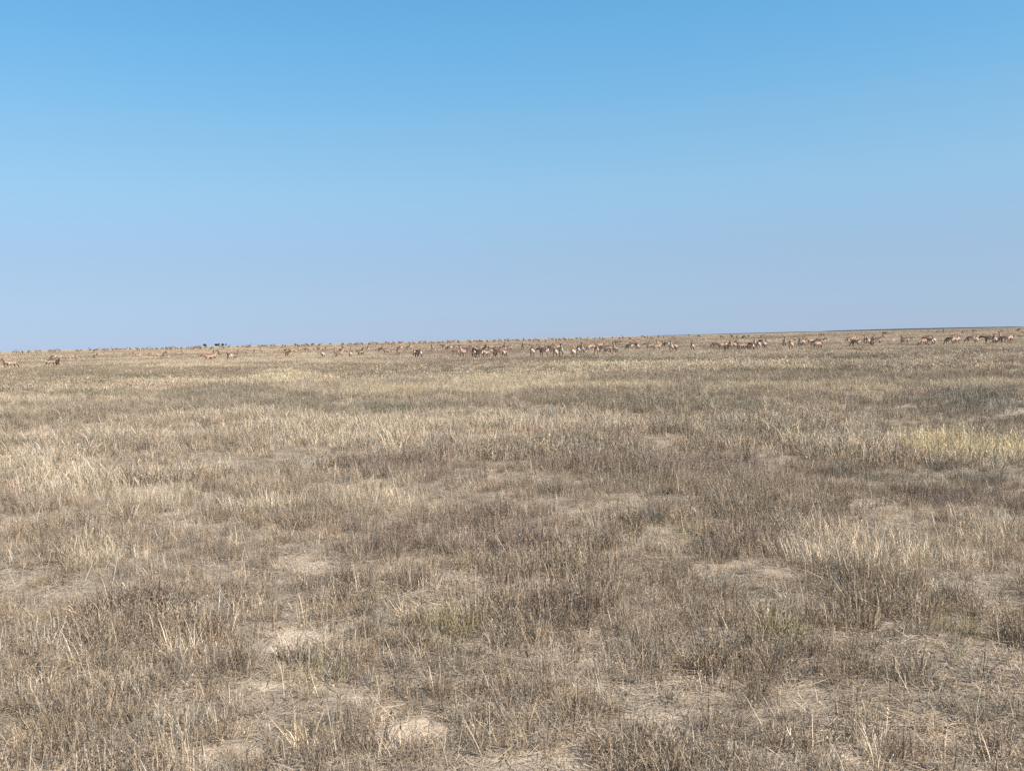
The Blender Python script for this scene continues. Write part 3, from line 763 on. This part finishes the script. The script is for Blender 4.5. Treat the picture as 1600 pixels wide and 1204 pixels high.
def tree(px, dist, hgt, wid, label):
    v = ray(px, sky_y(px)); az = math.atan2(v.x, v.y)
    x, y = math.sin(az) * dist, math.cos(az) * dist
    z = float(zbase(np.array([x]), np.array([y]))[0])
    e = bpy.data.objects.new('tree', None); e.location = (x, y, z); SC.collection.objects.link(e)
    e['label'] = label; e['category'] = 'tree'; e['group'] = 'dark trees far off on the skyline'
    T = random.Random(int(px))
    V, Fc = [], []
    def limb(p, q, r0, r1):
        p = Vector(p); q = Vector(q); ax = (q - p).normalized(); u = ax.orthogonal().normalized(); w_ = ax.cross(u); b = len(V)
        for c, r in ((p, r0), (q, r1)):
            for k in range(6): V.append(tuple(c + (u * math.cos(k * 1.047) + w_ * math.sin(k * 1.047)) * r))
        for k in range(6): Fc.append((b + k, b + (k + 1) % 6, b + 6 + (k + 1) % 6, b + 6 + k))
    limb((0, 0, -.2), (.1, 0, hgt * .35), hgt * .045, hgt * .03)
    tips = []
    for k in range(9):
        a_ = T.uniform(0, 6.28); q = (math.cos(a_) * wid * T.uniform(.1, .28), math.sin(a_) * wid * T.uniform(.1, .28), hgt * T.uniform(.45, .85))
        limb((.1, 0, hgt * .33), q, hgt * .02, hgt * .006); tips.append(q)
    o = bpy.data.objects.new('trunk', mesh_np('trunk', V, Fc, M_BARK)); o.parent = e; SC.collection.objects.link(o)
    V2, F2 = [], []
    for k in range(1500):
        t = T.choice(tips); r = T.gauss(0, 1)
        c = Vector((t[0] + T.gauss(0, wid * .11), t[1] + T.gauss(0, wid * .11), min(max(t[2] + T.gauss(0, hgt * .12), hgt * .3), hgt)))
        n = Vector((T.gauss(0, 1), T.gauss(0, 1), T.gauss(0, 1))).normalized(); u = n.orthogonal().normalized() * hgt * .085; w_ = n.cross(u)
        b = len(V2); V2 += [tuple(c - u), tuple(c + w_ * .6), tuple(c + u), tuple(c - w_ * .6)]; F2.append((b, b + 1, b + 2, b + 3))
    o = bpy.data.objects.new('crown', mesh_np('crown', V2, F2, M_LEAF, False)); o.parent = e; SC.collection.objects.link(o)
tree(320.5, 1500, 4.6, 6.0, 'dark round tree on the skyline, alone at the left of the others')
tree(338.0, 1500, 4.4, 4.8, 'dark tree second from the left, touching the one to its right')
tree(341.4, 1510, 4.4, 4.8, 'dark tree third from the left, touching the one to its left')
tree(348.0, 1500, 4.5, 4.4, 'dark tree second from the right in the skyline row')
tree(352.9, 1500, 4.2, 1.8, 'smallest and narrowest of the dark trees, at the right end')

def ridge():
    """long low scrub-covered swell beyond the plain on the right"""
    D = 3000.0; V = []; n = 0
    xs = np.arange(1010, 1720, 4.0)
    prof = np.array([(1010, 0), (1040, .7), (1090, .5), (1130, .9), (1180, 1.1), (1240, 1.2), (1280, .8), (1300, 1.7), (1400, 2.1), (1490, 1.9), (1540, 1.5), (1585, 1.2), (1610, .3), (1720, .2)])
    ys = np.linspace(-1, 1, 13)
    for px in xs:
        v = ray(float(px), float(sky_y(px))); az = math.atan2(v.x, v.y)
        hh = float(np.interp(px, prof[:, 0], prof[:, 1])) * D / F * (1 + .12 * (random.random() - .5)) + .05
        for t in ys:
            d = D + t * 160; V.append((math.sin(az) * d, math.cos(az) * d, 0.9 + (hh + .45) * (1 - t * t) ** .5 - .1))
    q = len(ys); Fc = [(i * q + j, (i + 1) * q + j, (i + 1) * q + j + 1, i * q + j + 1) for i in range(len(xs) - 1) for j in range(q - 1)]
    me = mesh_np('hills', V, Fc, M_RIDGE)
    link('hills', me, kind='structure')
ridge()

def bird():
    v = ray(1179, 458); D = 170
    V = [(-.22, 0, 0), (-.05, .05, .02), (.12, .04, .02), (.24, 0, .01), (.12, -.04, .02), (-.05, -.05, .02), (0, 0, .06), (.02, 0, -.05),
         (.10, .05, .03), (-.06, .05, .02), (.02, .34, .16), (-.06, .32, .15), (-.08, .62, .10),
         (.10, -.05, .03), (-.06, -.05, .02), (.02, -.34, .16), (-.06, -.32, .15), (-.08, -.62, .10), (-.34, .06, 0), (-.34, -.06, 0)]
    Fc = [(0, 1, 6), (1, 2, 6), (2, 3, 6), (3, 4, 6), (4, 5, 6), (5, 0, 6), (1, 0, 7), (2, 1, 7), (3, 2, 7), (4, 3, 7), (5, 4, 7), (0, 5, 7),
          (9, 8, 10), (9, 10, 11), (11, 10, 12), (13, 14, 15), (14, 16, 15), (15, 16, 17), (0, 18, 19)]
    me = mesh_np('bird', V, Fc, M_FEATHER, False)
    o = link('bird', me, label='tiny dark bird flying in the pale sky above the herd', category='bird')
    o.location = Vector((0, 0, H)) + v * D; o.rotation_euler = (0, R(10), R(35)); o.scale = (.5, .5, .5)
bird()
print('antelopes', len(A))
